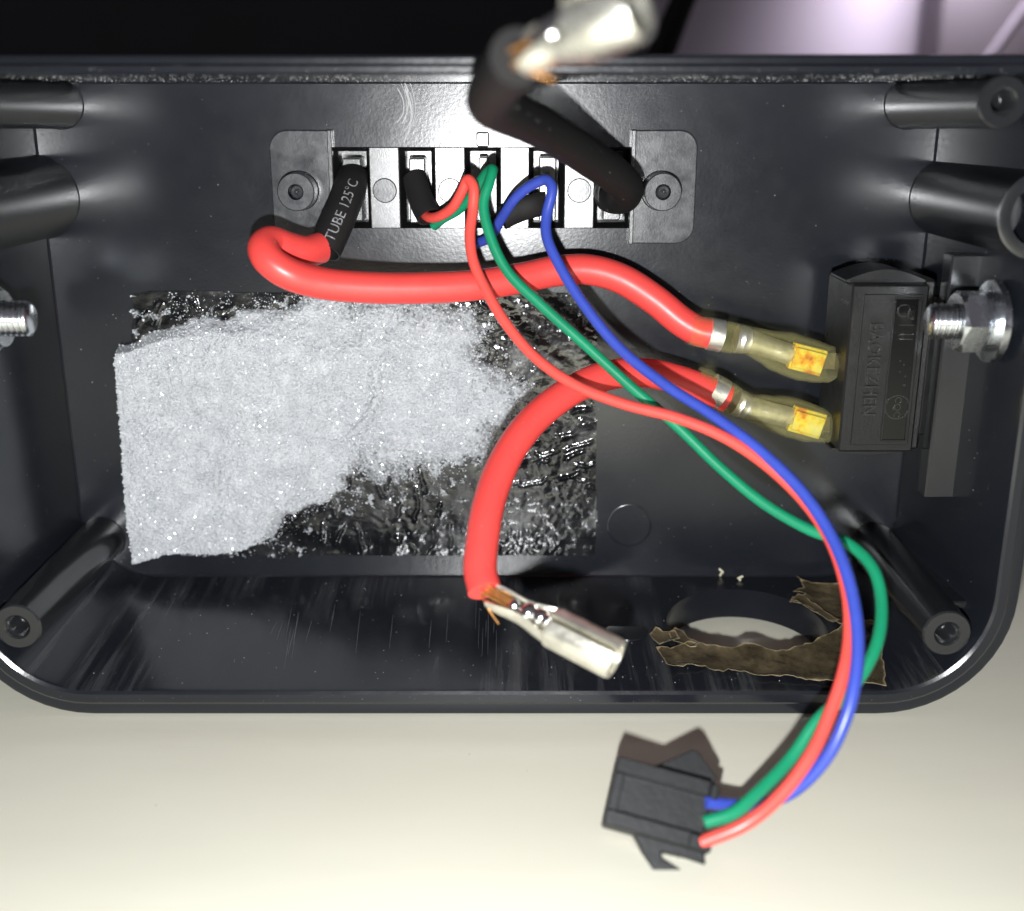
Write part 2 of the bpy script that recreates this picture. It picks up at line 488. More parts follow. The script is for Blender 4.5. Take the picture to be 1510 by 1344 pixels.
for i in range(len(loops) - 1):
    for k in range(nl):
        k2 = (k + 1) % nl
        Fc.append((i*nl+k, i*nl+k2, (i+1)*nl+k2, (i+1)*nl+k))
Fc.append(tuple(range(nl)))
Fc.append(tuple((len(loops)-1)*nl + k for k in range(nl)))
case = thing('plastic_case', 'open black plastic case standing on its long side on the cream table', 'case', (-4, -18, 0))
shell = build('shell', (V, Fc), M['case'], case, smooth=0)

def cut(obj, vf):
    c = build('cutter', vf, M['case'], None, smooth=0)
    c.location = -BASE[obj] * MM
    c.location = BASE[obj] * 0
    m = obj.modifiers.new('b', 'BOOLEAN'); m.operation = 'DIFFERENCE'; m.object = c; m.solver = 'EXACT'
    bpy.context.view_layer.update()
    dg = bpy.context.evaluated_depsgraph_get()
    me = bpy.data.meshes.new_from_object(obj.evaluated_get(dg))
    obj.modifiers.remove(m)
    obj.data = me
    bpy.data.objects.remove(c)
# opening behind the terminal block and the round cable hole in the lower wall
BX0, BX1 = P(491, 280, 0).x, P(931, 280, 0).x
BZ1, BZ0 = P(700, 217, 0).z, P(700, 337, 0).z
cut(shell, box((BX0, -1.0, BZ0), (BX1, 6, BZ1)))
HC = PF(1104, 933)
HCY, HR = -18.0, 13.0
cut(shell, lathe((HC.x, HCY, -3), (0, 0, 1), [(0, 0), (HR, 0), (HR, 14), (0, 14)], 64))
shell.data.shade_smooth(); shell.data.set_sharp_from_angle(angle=math.radians(28))
if not shell.data.materials: shell.data.materials.append(M['case'])

# screw posts in the corners
def post(tip, base_r, tip_r, hole_r, name='screw_post', metal=False):
    x, z = tip.x, tip.z
    ln = -tip.y
    pr = [(base_r + .12, 0), (base_r, .15), (tip_r, ln - .25), (tip_r - .25, ln), (hole_r + .25, ln), (hole_r, ln - .25)]
    h = ln - .4
    for i in range(9):
        pr += [(hole_r, h), (hole_r - .16, h - .22)]; h -= .45
    pr += [(hole_r * .9, h), (0, h)]
    p = build(name, lathe((x, 0.0, z), (0, -1, 0), pr, 40), M['post'], case)
    return p
post(P(1480, 150, -35.5), 3.9, 3.3, 1.55)
post(P(1397, 935, -35.5), 4.1, 3.6, 1.7)
post(P(25, 925, -35.5), 4.1, 3.55, 1.7)
q = P(1480, 150, -35.5)
post(Vector((-71.5, -35.5, q.z)), 3.9, 3.3, 1.55)
q = P(1536, 318, -33)
p2 = post(q, 6.4, 5.9, 4.2, 'guide_post')
rg = lathe((q.x, 0, q.z), (0, -1, 0), [(5.95, 32.2), (5.95, 33.25), (5.5, 33.4), (4.25, 33.4), (4.25, 32.2)], 48)
build('guide_ring', rg, M['post'], p2)
post(Vector((-76.5, -33, q.z)), 6.6, 6.1, 4.2, 'guide_post')

# right-hand rail, lower corner gussets and ribs on the side walls
ra, rb = P(1400, 376, -20), P(1368, 735, -20)
build('rail', box((64.4, -20, rb.z), (70.2, -16.5, ra.z), .25), M['post'], case)
for (xa, xb, sx) in ((66.2, 69.5, 1), (-77.3, -75.0, -1)):
    build('rib', box((xa, -30, 14), (xb, -2, 15.2), .2), M['post'], case)

# round ejector mark and the raised pad line on the back face
c = P(928, 775, 0)
build('ejector_mark', lathe((c.x, 0, c.z), (0, -1, 0), [(3.95, -.2), (3.95, .05), (3.85, .10), (3.7, .10), (3.6, .03), (0, .03)], 48), M['case'], case)
c = P(940, 935, -18)
c = PF(925, 930)
build('ejector_mark', lathe((c.x, c.y, floor_z(c.y) - .02), (0, 0, 1), [(3.4, -.3), (3.4, .06), (3.2, .10), (0, .08)], 40), M['post'], case)

# scratches by the terminal block
for k in range(9):
    x0 = 582 + random.uniform(0, 26) + (30 if k == 8 else 0)
    y0 = random.uniform(112, 150); y1 = random.uniform(180, 212)
    pts = []
    for i in range(5):
        t = i / 4
        pts.append((x0 + 14 * math.sin(t * 2.2) - 12 * t * t + random.uniform(-.8, .8), y0 + (y1 - y0) * t, -.02))
    build('scratch', tube(path(pts, 4), random.uniform(.05, .11), 6), M['scratch'], case)
for k in range(22):      # scuffs and painted reflection streaks on the lower wall, along the draw direction
    x0 = random.choice((random.gauss(430, 18), random.gauss(500, 30), random.gauss(655, 22), random.gauss(720, 15), random.uniform(250, 960)))
    y0 = random.uniform(870, 930); y1 = y0 + random.uniform(10, 75)
    a, b_ = PF(x0, y0, .0), PF(x0 - (755 - x0) * .03, y1, .0)
    build('scuff_glare', tube([a, a.lerp(b_, .5), b_], [.012, random.uniform(.02, .045), .012], 5), M['scuff_glare'], case)

# ------------------------------------------------------------------ terminal block
blk = thing('terminal_block', 'black terminal block with two screw ears set into the back face', 'terminal block', ((BX0 + BX1) / 2, 3, BZ0))
X = lambda px: P(px, 280, 0).x
Zp = lambda py: P(755, py, 0).z
e = .06
build('housing', box((BX0 + e, 7.0, BZ0 + e), (BX1 - e, 9.0, BZ1 - e)), M['block'], blk)
for (a, b_) in ((491, 546), (590, 642), (686, 738), (780, 832), (876, 931)):
    xa, xb = X(a), X(b_)
    # sloping funnel walls round each cavity
    fr = []
    d = .75
    rim0 = [(xa, BZ0), (xb, BZ0), (xb, BZ1), (xa, BZ1)]
    mid = [(xa + d, BZ0 + d), (xb - d, BZ0 + d), (xb - d, BZ1 - d), (xa + d, BZ1 - d)]
    vs = [Vector((p[0], .25, p[1])) for p in rim0] + [Vector((p[0], 2.6, p[1])) for p in mid] + [Vector((p[0], 7.0, p[1])) for p in mid]
    fs = [(i, (i+1) % 4, 4 + (i+1) % 4, 4 + i) for i in range(4)] + [(4+i, 4+(i+1) % 4, 8+(i+1) % 4, 8+i) for i in range(4)]
    build('cavity', (vs, fs), M['switch'], blk, smooth=0)
for i, (a, b_) in enumerate(((546, 590), (642, 686), (738, 780), (832, 876))):
    br = build('divider_bar', box((X(a), -.35, BZ0 + .02), (X(b_), 6.9, BZ1 - .02), .15), M['block'], blk)
    if i != 2:
        cx = (X(a) + X(b_)) / 2
        build('round_boss', lathe((cx, -.3, Zp(281)), (0, -1, 0), [(1.95, 0), (1.95, .35), (1.8, .5), (0, .5)], 28), M['ear'], br)
for (a, b_, c0, c1) in ((505, 533, 234, 327), (603, 627, 234, 330), (795, 820, 232, 328), (890, 916, 234, 326)):
    pd = build('contact_seat', box((X(a), .8, Zp(c1)), (X(b_), 7.0, Zp(c0)), .2), M['block'], blk)
    xm = (X(a) + X(b_)) / 2
    build('blade', box((xm - .4, -.9, Zp(300)), (xm + .4, 1.0, Zp(258)), .1), M['tin'], pd)
build('locating_pin', box((X(706), .5, Zp(256)), (X(719), 6.0, Zp(232)), .2), M['block'], blk)
build('key_lug', box((X(703), -.9, Zp(217)), (X(722), 1.0, Zp(195)), .25), M['block'], blk)
def rounded(x0, x1, z0, z1, rl, rr):
    pts = []
    for cx, cz, a0, r in ((x1, z0, -90, rr), (x1, z1, 0, rr), (x0, z1, 90, rl), (x0, z0, 180, rl)):
        ox = cx - r if cx == x1 else cx + r
        oz = cz + r if cz == z0 else cz - r
        for i in range(7 if r > .3 else 1):
            t = math.radians(a0 + (15 * i if r > .3 else 45))
            pts.append((ox + r * math.cos(t), oz + r * math.sin(t)))
    return pts
for sgn, (a, b_, bx) in ((-1, (402, 491, 443)), (1, (931, 1025, 973))):
    pl = rounded(X(a), X(b_), Zp(359), Zp(192), 2.9 if sgn < 0 else .1, 2.9 if sgn > 0 else .1)
    ear = build('screw_ear', prism(pl, (0, -1, 0), -.3, .75, bev=.18), M['ear'], blk)
    # dark gap line round the ear
    inn = (X(b_) if sgn < 0 else X(a))
    build('ear_edge', box((inn - .35, -1.5, Zp(359)), (inn + .35, -.2, Zp(192)), .12), M['block'], ear)
    zc = Zp(281)
    pr = [(3.3, .6), (3.05, .9), (2.95, 4.0), (2.8, 4.2), (1.25, 4.2), (1.2, 4.0), (1.2, 3.2)]
    bs = build('screw_boss', lathe((X(bx), 0, zc), (0, -1, 0), pr, 40), M['ear'], ear)
    build('screw_tip', lathe((X(bx) + .1, 0, zc), (0, -1, 0), [(1.2, 3.2), (.9, 3.75), (.5, 3.55), (.2, 3.9), (0, 3.7)], 11), M['ear'], bs)

# ------------------------------------------------------------------ rocker switch
SX0, SY = P(1247, 540, -18).x, -18.0
SX1 = 62.4
sz1, sz0 = P(1262, 420, SY).z, P(1232, 667, SY).z
sw = thing('rocker_switch', 'black rocker switch body mounted through the right wall with raised lettering', 'switch', ((SX0 + SX1) / 2, -10, sz0))
body = build('switch_body', box((SX0, SY, sz0), (SX1, -5, sz1), .3), M['switch'], sw)
# raised frame on the face that looks at us, and the darker sunk strip
fx = lambda px, py: P(px, py, SY).x
fz = lambda py: P(1300, py, SY).z
fr = build('face_panel', box((SX0 + 1.8, SY - .22, fz(656)), (SX1 - .9, SY + .1, fz(434)), .08), M['switch'], sw)
st = [box((SX0 + 6.3, SY - .46, fz(648)), (SX0 + 6.6, SY - .1, fz(441)), .05),
      box((SX1 - 1.5, SY - .46, fz(648)), (SX1 - 1.1, SY - .1, fz(441)), .05),
      box((SX0 + 6.3, SY - .46, fz(650.5)), (SX1 - 1.1, SY - .1, fz(648)), .05),
      box((SX0 + 6.3, SY - .46, fz(441)), (SX1 - 1.1, SY - .1, fz(438.5)), .05)]
build('smooth_strip', box((SX0 + 6.5, SY - .27, fz(648)), (SX1 - 1.4, SY, fz(441))), M['gloss'], fr)
build('strip_frame', join(*st), M['switch'], fr)
def emboss(s, size, cx, cz, h, name, parent, squeeze=1.0):
    v, f = text_mesh(s, size, .012)
    # reads downward: text x -> -z, text up -> +x
    pts = [Vector((cx + p.y, SY - .2, cz - p.x * squeeze)) for p in v]
    return build(name, thicken((pts, f), (0, -1, 0), h), M['emboss'], parent, smooth=0)
emboss('BAOKEZHEN', 2.9, SX0 + 4.0, fz(545), .34, 'lettering', fr, .86)
# worn, unreadable raised marks on the smooth strip
mk = [lathe((SX0 + 7.9, SY - .2, fz(458)), (0, -1, 0), [(1.0, 0), (1.0, .12), (.8, .12), (.8, 0)], 20)]
for a, b, c_, d_ in ((7.4, 478, 9.6, 480), (7.6, 492, 9.7, 494), (7.6, 499, 9.7, 501), (9.0, 466, 9.6, 472), (8.0, 530, 8.3, 533), (8.6, 536, 8.9, 539), (8.1, 546, 8.5, 549), (9.0, 553, 9.3, 556), (8.8, 566, 9.4, 569)):
    mk.append(box((SX0 + a, SY - .36, fz(d_)), (SX0 + c_, SY - .2, fz(b)), .04))
build('raised_marks', join(*mk), M['emboss'], fr)
emboss('CQC', 1.5, SX0 + 8.4, fz(600), .14, 'lettering', fr)
cc = (SX0 + 8.4, fz(600))
ringp = lathe((cc[0], SY - .2, cc[1]), (0, -1, 0), [(1.95, 0), (1.95, .14), (1.75, .14), (1.75, 0)], 36)
build('round_mark', ringp, M['emboss'], fr)
# sprung clip arching over the top and under the bottom of the body
for top in (1, 0):
    pts = []
    n = 12
    za = sz1 if top else sz0
    s_ = 1 if top else -1
    hgt = 1.6 if top else .7
    for i in range(n + 1):
        t = i / n
        pts.append((SX0 - .4 + (SX1 - SX0 + .4) * t, za + s_ * (.35 + hgt * math.sin(math.pi * t))))
    for i in range(n, -1, -1):
        t = i / n
        pts.append((SX0 - .4 + (SX1 - SX0 + .4) * t, za + s_ * (.02 + .0 * t)))
    build('side_clip', prism(pts, (0, 1, 0), 0, 8.5, origin=(0, SY + 2.2, 0)), M['switch'], sw)
build('rocker_flange', box((SX1 - .1, SY + 2.5, sz0 - .4), (64.3, -3.0, sz1 + .4), .4), M['switch'], sw)
build('terminal_slot', box((SX0 - .12, SY + 1.5, sz1 - 3.3), (SX0 + .4, SY + 5.0, sz1 - 2.7)), M['case'], sw)
for (tx, ty) in ((1226, 538), (1224, 632)):
    q = P(tx, ty, -12)
    build('terminal_tab', box((SX0 - 6.0, q.y - .35, q.z - .7), (SX0 + .3, q.y + .25, q.z + 2.0), .1), M['tab'], sw)
build('mount_tongue', box((64.2, -15.5, sz0 + 2), (69.5, -6.0, sz1 - 2), .3), M['switch'], sw)

# ------------------------------------------------------------------ bolts
def hexagon(r, rot=0): return [(r * math.cos(math.radians(60 * i + rot)), r * math.sin(math.radians(60 * i + rot))) for i in range(6)]
def bolt(name, label, tipx, nut0, nut1, wx, wallx, y, z, sg, rot):
    """axis along x; sg +1: wall on the right"""
    t = thing(name, label, 'bolt', (wallx, y, z - 5.8), 'bolts through the side walls')
    ax = Vector((sg, 0, 0))
    # threaded shank with a real helix
    n, ps, r0 = 28, .8, 2.28
    ln = abs(wallx - tipx) + 3.0
    m = int(ln / .1)
    V, Fc = [], []
    for i in range(m + 1):
        h = i * .1
        for k in range(n):
            th = 2 * math.pi * k / n
            ph = (h / ps + k / n) % 1.0
            tri = 1 - abs(2 * ph - 1)
            r = r0 + .30 * min(1, max(0, tri * 1.5 - .2)) 
            if h < .5: r = min(r, 1.95 + h * 1.1)
            V.append(Vector((tipx + sg * h, y + r * math.cos(th), z + r * math.sin(th))))
    for i in range(m):
        for k in range(n):
            k2 = (k + 1) % n
            Fc.append((i*n+k, i*n+k2, (i+1)*n+k2, (i+1)*n+k))
    Fc.append(tuple(range(n))); Fc.append(tuple(m*n + k for k in range(n)))
    build('threaded_shank', (V, Fc), M['zinc'], t, smooth=50)
    # hex nut: chamfered, with a bore
    hx = hexagon(4.62, rot); NS = 10; NN = 60
    bm = bmesh.new()
    rings = []
    for xx, s, ch in ((0, .86, 1), (.35, 1, 0), (abs(nut1 - nut0) - .35, 1, 0), (abs(nut1 - nut0), .9, 1)):
        ring = []
        for i in range(6):
            for j in range(NS):
                a0 = Vector((hx[i][0], hx[i][1])); a1 = Vector((hx[(i+1) % 6][0], hx[(i+1) % 6][1]))
                p = a0.lerp(a1, j / NS)
                if ch:
                    if p.length > 3.95: p = p.normalized() * 3.95
                xo = xx
                if not ch:   # the conical chamfer climbs towards the corners
                    lift = max(0, p.length - 4.0) * .6
                    xo = xx + (lift if xx < 1 else -lift)
                ring.append(bm.verts.new((nut0 + sg * xo, y + p.x, z + p.y)))
        rings.append(ring)
    for A, B in zip(rings, rings[1:]):
        for i in range(NN): bm.faces.new((A[i], A[(i+1) % NN], B[(i+1) % NN], B[i]))
    for rg_ in (rings[0], rings[-1]):
        inn = [bm.verts.new((v.co.x, y + 2.55 * math.cos(math.atan2(v.co.z - z, v.co.y - y)), z + 2.55 * math.sin(math.atan2(v.co.z - z, v.co.y - y)))) for v in rg_]
        for i in range(NN): bm.faces.new((rg_[i], rg_[(i+1) % NN], inn[(i+1) % NN], inn[i]))
    bm.verts.index_update()
    build('nut', ([v.co.copy() for v in bm.verts], [tuple(v.index for v in f.verts) for f in bm.faces]), M['zinc'], t, smooth=8)
    bm.free()
    if nut1 is not None:
        build('lock_washer', lathe((nut1, y, z), ax, [(2.7, .0), (4.3, .0), (4.3, .9), (2.7, .9)], 40), M['zinc'], t, smooth=25)
    build('washer', lathe((wx, y, z), ax, [(2.6, 0), (5.7, 0), (5.85, .15), (5.85, .95), (5.7, 1.1), (2.6, 1.1)], 48), M['zinc'], t, smooth=25)
    return t
wc = P(1450, 474, -28)
bolt('hex_bolt', 'zinc hex nut and threaded bolt end on the right wall beside the switch', 58.9, 62.6, 66.4, 67.3, 68.4, -28, wc.z, 1, 0)
wc2 = P(20, 470, -28)
bolt('hex_bolt', 'zinc threaded bolt end poking in from the left edge of the picture', -67.9, -71.8, -75.4, -76.1, -77.2, -28, wc2.z, -1, 12)

# ------------------------------------------------------------------ foam and adhesive film
def inside(poly, x, y):
    """vectorised even-odd test"""
    r = np.zeros(x.shape, bool)
    n = len(poly)
    for i in range(n):
        x0, y0 = poly[i]; x1, y1 = poly[(i + 1) % n]
        c = ((y0 > y) != (y1 > y)) & (x < (x1 - x0) * (y - y0) / ((y1 - y0) if y1 != y0 else 1e-9) + x0)
        r ^= c
    return r
def segdist(poly, x, y, closed=True):
    d = np.full(x.shape, 1e9)
    n = len(poly)
    for i in range(n if closed else n - 1):
        x0, y0 = poly[i]; x1, y1 = poly[(i + 1) % n]
        dx, dy = x1 - x0, y1 - y0
        t = np.clip(((x - x0) * dx + (y - y0) * dy) / (dx * dx + dy * dy + 1e-12), 0, 1)
        d = np.minimum(d, np.hypot(x - x0 - t * dx, y - y0 - t * dy))
    return d
def nz(xs, zs, s, seed):
    return np.array([noise.noise(Vector((a * s, b * s, seed))) for a, b in zip(xs, zs)])
def cells(xs, zs, s, seed):
    return np.array([noise.voronoi(Vector((a * s, b * s, seed)))[0][0] for a, b in zip(xs, zs)])
def sheet(poly_px, step, height, y_of, keep):
    """height field standing on the back face"""
    pm = [(P(a, b, -1).x, P(a, b, -1).z) for a, b in poly_px]
    xs = [p[0] for p in pm]; zs = [p[1] for p in pm]
    gx = np.arange(min(xs) - step, max(xs) + step, step); gz = np.arange(min(zs) - step, max(zs) + step, step)
    X_, Z_ = np.meshgrid(gx, gz)
    ins = inside(pm, X_, Z_)
    d = segdist(pm, X_, Z_)
    h = height(X_.ravel(), Z_.ravel(), d.ravel(), ins.ravel()).reshape(X_.shape)
    ok = keep(h, ins, d)
    idx = -np.ones(X_.shape, int)
    V, Fc = [], []
    nzr, nxc = X_.shape
    use = np.zeros(X_.shape, bool)
    cell = ok[:-1, :-1] & ok[1:, :-1] & ok[1:, 1:] & ok[:-1, 1:]
    jj, ii = np.nonzero(cell)
    for j, i in zip(jj, ii):
        q = []
        for (b, a) in ((j, i), (j, i + 1), (j + 1, i + 1), (j + 1, i)):
            if idx[b, a] < 0:
                idx[b, a] = len(V)
                V.append((X_[b, a], y_of(h[b, a]), Z_[b, a]))
            q.append(int(idx[b, a]))
        Fc.append(tuple(q))
    return V, Fc
pad = thing('foam_pad', 'torn white foam pad stuck to the back face with shiny adhesive film', 'foam pad', P(530, 825, -1))
film_px = [(192, 436), (215, 430), (330, 431), (520, 433), (700, 436), (862, 432), (880, 460), (882, 520), (878, 590), (882, 640), (879, 700), (882, 760), (878, 822),
           (760, 824), (600, 822), (420, 824), (260, 822), (205, 820), (196, 700), (190, 520)]
def film_h(x, z, d, ins):
    pt = np.clip(nz(x, z, .09, 30.3) * 2.2 + .45, 0, 1)
    h = .22 + .13 * nz(x, z, .30, 3.1) + (.02 + .07 * pt) * nz(x, z, 1.0, 8.2) + (.003 + .028 * pt) * nz(x, z, 2.8, 5.2)
    rs = random.Random(77)
    for k in range(70):
        if k < 26: a = (rs.uniform(735, 875), rs.uniform(600, 730)); an = rs.uniform(-.5, .15); ln = rs.uniform(12, 46)
        elif k < 50: a = (rs.uniform(420, 700), rs.uniform(690, 815)); an = rs.uniform(1.1, 2.1); ln = rs.uniform(12, 40)
        else: a = (rs.uniform(200, 870), rs.choice((rs.uniform(434, 470), rs.uniform(450, 600)))); an = rs.uniform(-1.5, 1.5); ln = rs.uniform(8, 30)
        pl = []
        for q in (-.5, -.15, .2, .5):
            pp = P(a[0] + math.cos(an) * ln * q + rs.uniform(-3, 3), a[1] + math.sin(an) * ln * q + rs.uniform(-3, 3), -.3)
            pl.append((pp.x, pp.z))
        near = np.hypot(x - pl[1][0], z - pl[1][1]) < 7
        if near.any():
            dd = segdist(pl, x[near], z[near], False)
            h[near] += rs.uniform(.2, .5) * np.exp(-(dd / .26) ** 2)
    return np.maximum(h, .05)
vf = sheet(film_px, .25, film_h, lambda h: -h, lambda h, i, d: i)
build('adhesive_film', vf, M['film'], pad, smooth=75)
foam_px = [(172, 510), (196, 506), (232, 484), (290, 468), (350, 462), (420, 452), (470, 440), (560, 446), (640, 449), (690, 466), (712, 492), (700, 520),
           (712, 556), (748, 568), (776, 580), (758, 612), (728, 640), (712, 680), (668, 676), (640, 692), (590, 690), (556, 700), (520, 692), (498, 722), (452, 744),
           (418, 760), (404, 790), (372, 806), (320, 814), (258, 812), (198, 830), (190, 760), (184, 680), (178, 600)]
xl, xr = P(330, 600, -1).x, P(560, 600, -1).x
ztop, zb = P(400, 470, -1).z, P(400, 800, -1).z
fold = [tuple(P(a, b, -1)[i] for i in (0, 2)) for a, b in ((556, 545), (560, 580), (540, 620), (512, 645), (560, 652), (630, 662), (690, 668))]
def foam_h(x, z, d, ins):
    t = np.clip((x - xl) / (xr - xl), 0, 1); t = t * t * (3 - 2 * t)
    up = np.clip((z - (ztop - 6)) / 6, 0, 1)
    wd = .5 + 9.5 * t + 3.0 * up
    sd = np.where(ins, d, -d)
    sd = sd + (nz(x, z, .25, 1.3) * 2.4 + nz(x, z, .7, 4.4) * 1.4) * np.maximum(t, up * .5)
    prof_ = np.clip((sd + 2.2 * t) / wd, 0, 1) ** .9
    top = 3.6 - 1.5 * t
    h = top * prof_
    h += .9 * nz(x, z, .12, 7.7) * prof_
    fd = segdist(fold, x, z, False)
    h += 1.25 * np.exp(-(fd / .9) ** 2) * (sd > 0)
    h += (.55 * (cells(x, z, 1.15, 2.2) - .45) + .42 * (cells(x, z, 2.1, 6.2) - .4) + .22 * nz(x, z, 2.6, 9.9)) * np.clip(prof_ * 2.2, 0, 1)
    # scattered torn crumbs of foam left on the film
    cr = nz(x, z, .55, 21.0) + .5 * nz(x, z, 1.7, 23.0)
    near = np.clip(1 - np.abs(np.minimum(sd, 0)) / 7.0, 0, 1)
    h = np.where((sd < .8) & (cr > .36 - .14 * near) & (near > 0), np.maximum(h, (cr - .16) * 1.5), h)
    return h
exp_px = foam_px
def foam_sheet():
    step = .17
    pm = [(P(a, b, -1).x, P(a, b, -1).z) for a, b in foam_px]
    x0, x1 = P(165, 600, -1).x, P(792, 600, -1).x
    z0, z1 = P(400, 832, -1).z, P(400, 436, -1).z
    gx = np.arange(x0, x1, step); gz = np.arange(z0, z1, step)
    X_, Z_ = np.meshgrid(gx, gz)
    ins = inside(pm, X_, Z_); d = segdist(pm, X_, Z_)
    h = foam_h(X_.ravel(), Z_.ravel(), d.ravel(), ins.ravel()).reshape(X_.shape)
    fp = [(P(a, b, -1).x, P(a, b, -1).z) for a, b in film_px]
    onfilm = inside(fp, X_, Z_) | ins
    ok = (h > .24) & onfilm
    V, Fc = [], []
    jj, ii = np.nonzero(ok[:-1, :-1] & ok[1:, :-1] & ok[1:, 1:] & ok[:-1, 1:])
    idx = -np.ones(X_.shape, int)
    cnt = {}
    rnd = np.random.RandomState(3).uniform(-.05, .05, (2,) + X_.shape)
    for j, i in zip(jj, ii):
        q = []
        for (b, a) in ((j, i), (j, i+1), (j+1, i+1), (j+1, i)):
            if idx[b, a] < 0:
                idx[b, a] = len(V)
                V.append((X_[b, a] + rnd[0, b, a], -.15 - h[b, a], Z_[b, a] + rnd[1, b, a]))
            q.append(int(idx[b, a]))
        Fc.append(tuple(q))
    # skirt down to the film along every open edge, so the pad has thickness
    ed = {}
    for f in Fc:
        for k in range(4):
            e_ = (f[k], f[(k+1) % 4]); kk = tuple(sorted(e_))
            ed[kk] = None if kk in ed else e_
    low = {}
    for kk, e_ in ed.items():
        if e_ is None: continue
        for vi in e_:
            if vi not in low:
                low[vi] = len(V); p = V[vi]; V.append((p[0], -.05, p[2]))
        Fc.append((e_[1], e_[0], low[e_[0]], low[e_[1]]))
    return V, Fc
foam_vf = foam_sheet()
fo = build('foam', foam_vf, M['foam'], pad, smooth=80)
at = fo.data.attributes.new('thickness', 'FLOAT', 'POINT')
at.data.foreach_set('value', [min(1.2, max(0.0, (-v[1] - .15) / 1.15)) for v in foam_vf[0]])
# broken cell walls standing all over the foam: tiny curled shells that glint
def cell_walls():
    rs = np.random.RandomState(11)
    Vf = foam_vf[0]
    V, Fc = [], []
    for i in rs.choice(len(Vf), 42000, replace=True):
        c = Vector(Vf[i])
        if c.y > -.28 or (c.y > -1.2 and rs.rand() > (-c.y) / 1.2): continue
        s = .07 + .22 * rs.rand() ** 3
        n = Vector((rs.normal() * .7, -abs(rs.normal()) - .8, rs.normal() * .7)).normalized()
        a = n.orthogonal().normalized(); a.rotate(Matrix.Rotation(rs.rand() * 6.28, 3, n)); b = n.cross(a)
        c = c + Vector((rs.uniform(-.1, .1), -.05 - .1 * rs.rand(), rs.uniform(-.1, .1)))
        k = len(V)
        V += [c - a * s, c - b * s * .7 + n * .4 * s, c + a * s, c + b * s * .7 + n * .4 * s]
        Fc += [(k, k+1, k+2), (k, k+2, k+3)]
    # wisps fading out over the film along the torn side
    pm = [(P(a, b, -1).x, P(a, b, -1).z) for a, b in foam_px]
    fp = [(P(a, b, -1).x, P(a, b, -1).z) for a, b in film_px]
    n = 34000
    x = rs.uniform(min(p[0] for p in fp), max(p[0] for p in fp), n); z = rs.uniform(min(p[1] for p in fp), max(p[1] for p in fp), n)
    d = segdist(pm, x, z); ok = inside(fp, x, z) & ~inside(pm, x, z)
    cl = nz(x, z, .35, 41.0) + .6 * nz(x, z, 1.2, 43.0)
    pr = np.exp(-d / 2.2) * .95 + .05 * np.exp(-d / 12)
    ok &= (rs.rand(n) < pr * np.clip(.75 + 1.6 * cl, .05, 1.6)) & (x > xl - 8)
    for a0, b0 in zip(x[ok], z[ok]):
        s = .07 + .15 * rs.rand() ** 2
        q = Vector((rs.normal(), -abs(rs.normal()) - .6, rs.normal())).normalized()
        a = q.orthogonal().normalized(); a.rotate(Matrix.Rotation(rs.rand() * 6.28, 3, q)); b = q.cross(a)
        c = Vector((a0, -.40 - .5 * rs.rand() ** 2, b0)); k = len(V)
        V += [c - a * s, c - b * s * .6 + q * .4 * s, c + a * s, c + b * s * .6 + q * .4 * s]
        Fc += [(k, k+1, k+2), (k, k+2, k+3)]
    return V, Fc
fk = build('foam_cell_walls', cell_walls(), M['flake'], pad, smooth=0)
fk['kind'] = 'stuff'

# ------------------------------------------------------------------ torn brown tape round the cable hole
def ragged(pts, step=7, amp=1.6, seed=1):
    rs = random.Random(seed)
    out = []
    for i in range(len(pts)):
        a, b = pts[i], pts[(i + 1) % len(pts)]
        n = max(1, int(math.hypot(b[0]-a[0], b[1]-a[1]) / step))
        for k in range(n):
            t = k / n
            out.append((a[0] + (b[0]-a[0]) * t + rs.uniform(-amp, amp), a[1] + (b[1]-a[1]) * t + rs.uniform(-amp, amp) * .7))
    return out
def tape_piece(px, name, parent, lift, seed, curl=None, amp=2.0):
    rag = ragged(px, 6, amp, seed)
    b2 = [PF(a, b, 0) for a, b in rag]
    pts = [Vector((p.x, p.y)) for p in b2]
    xs = [p.x for p in pts]; ys = [p.y for p in pts]
    poly = [(p.x, p.y) for p in pts]
    rs = random.Random(seed + 50)
    gx, gy = np.meshgrid(np.arange(min(xs), max(xs), .8), np.arange(min(ys), max(ys), .8))
    ok = inside(poly, gx, gy) & (segdist(poly, gx, gy) > .35)
    inner = [Vector((a + rs.uniform(-.2, .2), b + rs.uniform(-.2, .2))) for a, b in zip(gx[ok], gy[ok])]
    n = len(pts)
    r = delaunay_2d_cdt(pts + inner, [(i, (i + 1) % n) for i in range(n)], [], 1, 1e-5)
    vv, ff = r[0], r[2]
    V, EDG = [], []
    for p in vv:
        wr = .30 * noise.noise(Vector((p.x * .5, p.y * .9, seed))) + .20 * noise.noise(Vector((p.x * 1.1, p.y * 2.2, seed + 4))) + .22 * max(0, .3 - abs(noise.noise(Vector((p.x * .45, p.y * 1.2, seed + 14)))))
        ed = float(segdist(poly, np.array([p.x]), np.array([p.y]))[0])
        EDG.append(ed)
        cu = (curl or 0) * (.6 + 1.2 * max(0, noise.noise(Vector((p.x * .35, p.y * .35, seed + 9))) + .3)) * max(0, 1 - ed / 2.4) ** 2
        V.append(Vector((p.x, p.y, floor_z(p.y) + lift + max(-.12, wr) + .14 + cu)))
    o = build(name, thicken((V, [tuple(f) for f in ff]), (0, 0, 1), .07), M['tape'], parent, smooth=60)
    at = o.data.attributes.new('rim', 'FLOAT', 'POINT')
    cx_ = np.array([v.co.x for v in o.data.vertices]) / MM + BASE[o].x; cy_ = np.array([v.co.y for v in o.data.vertices]) / MM + BASE[o].y
    vals = list(segdist(poly, cx_, cy_))
    at.data.foreach_set('value', vals)
    return o
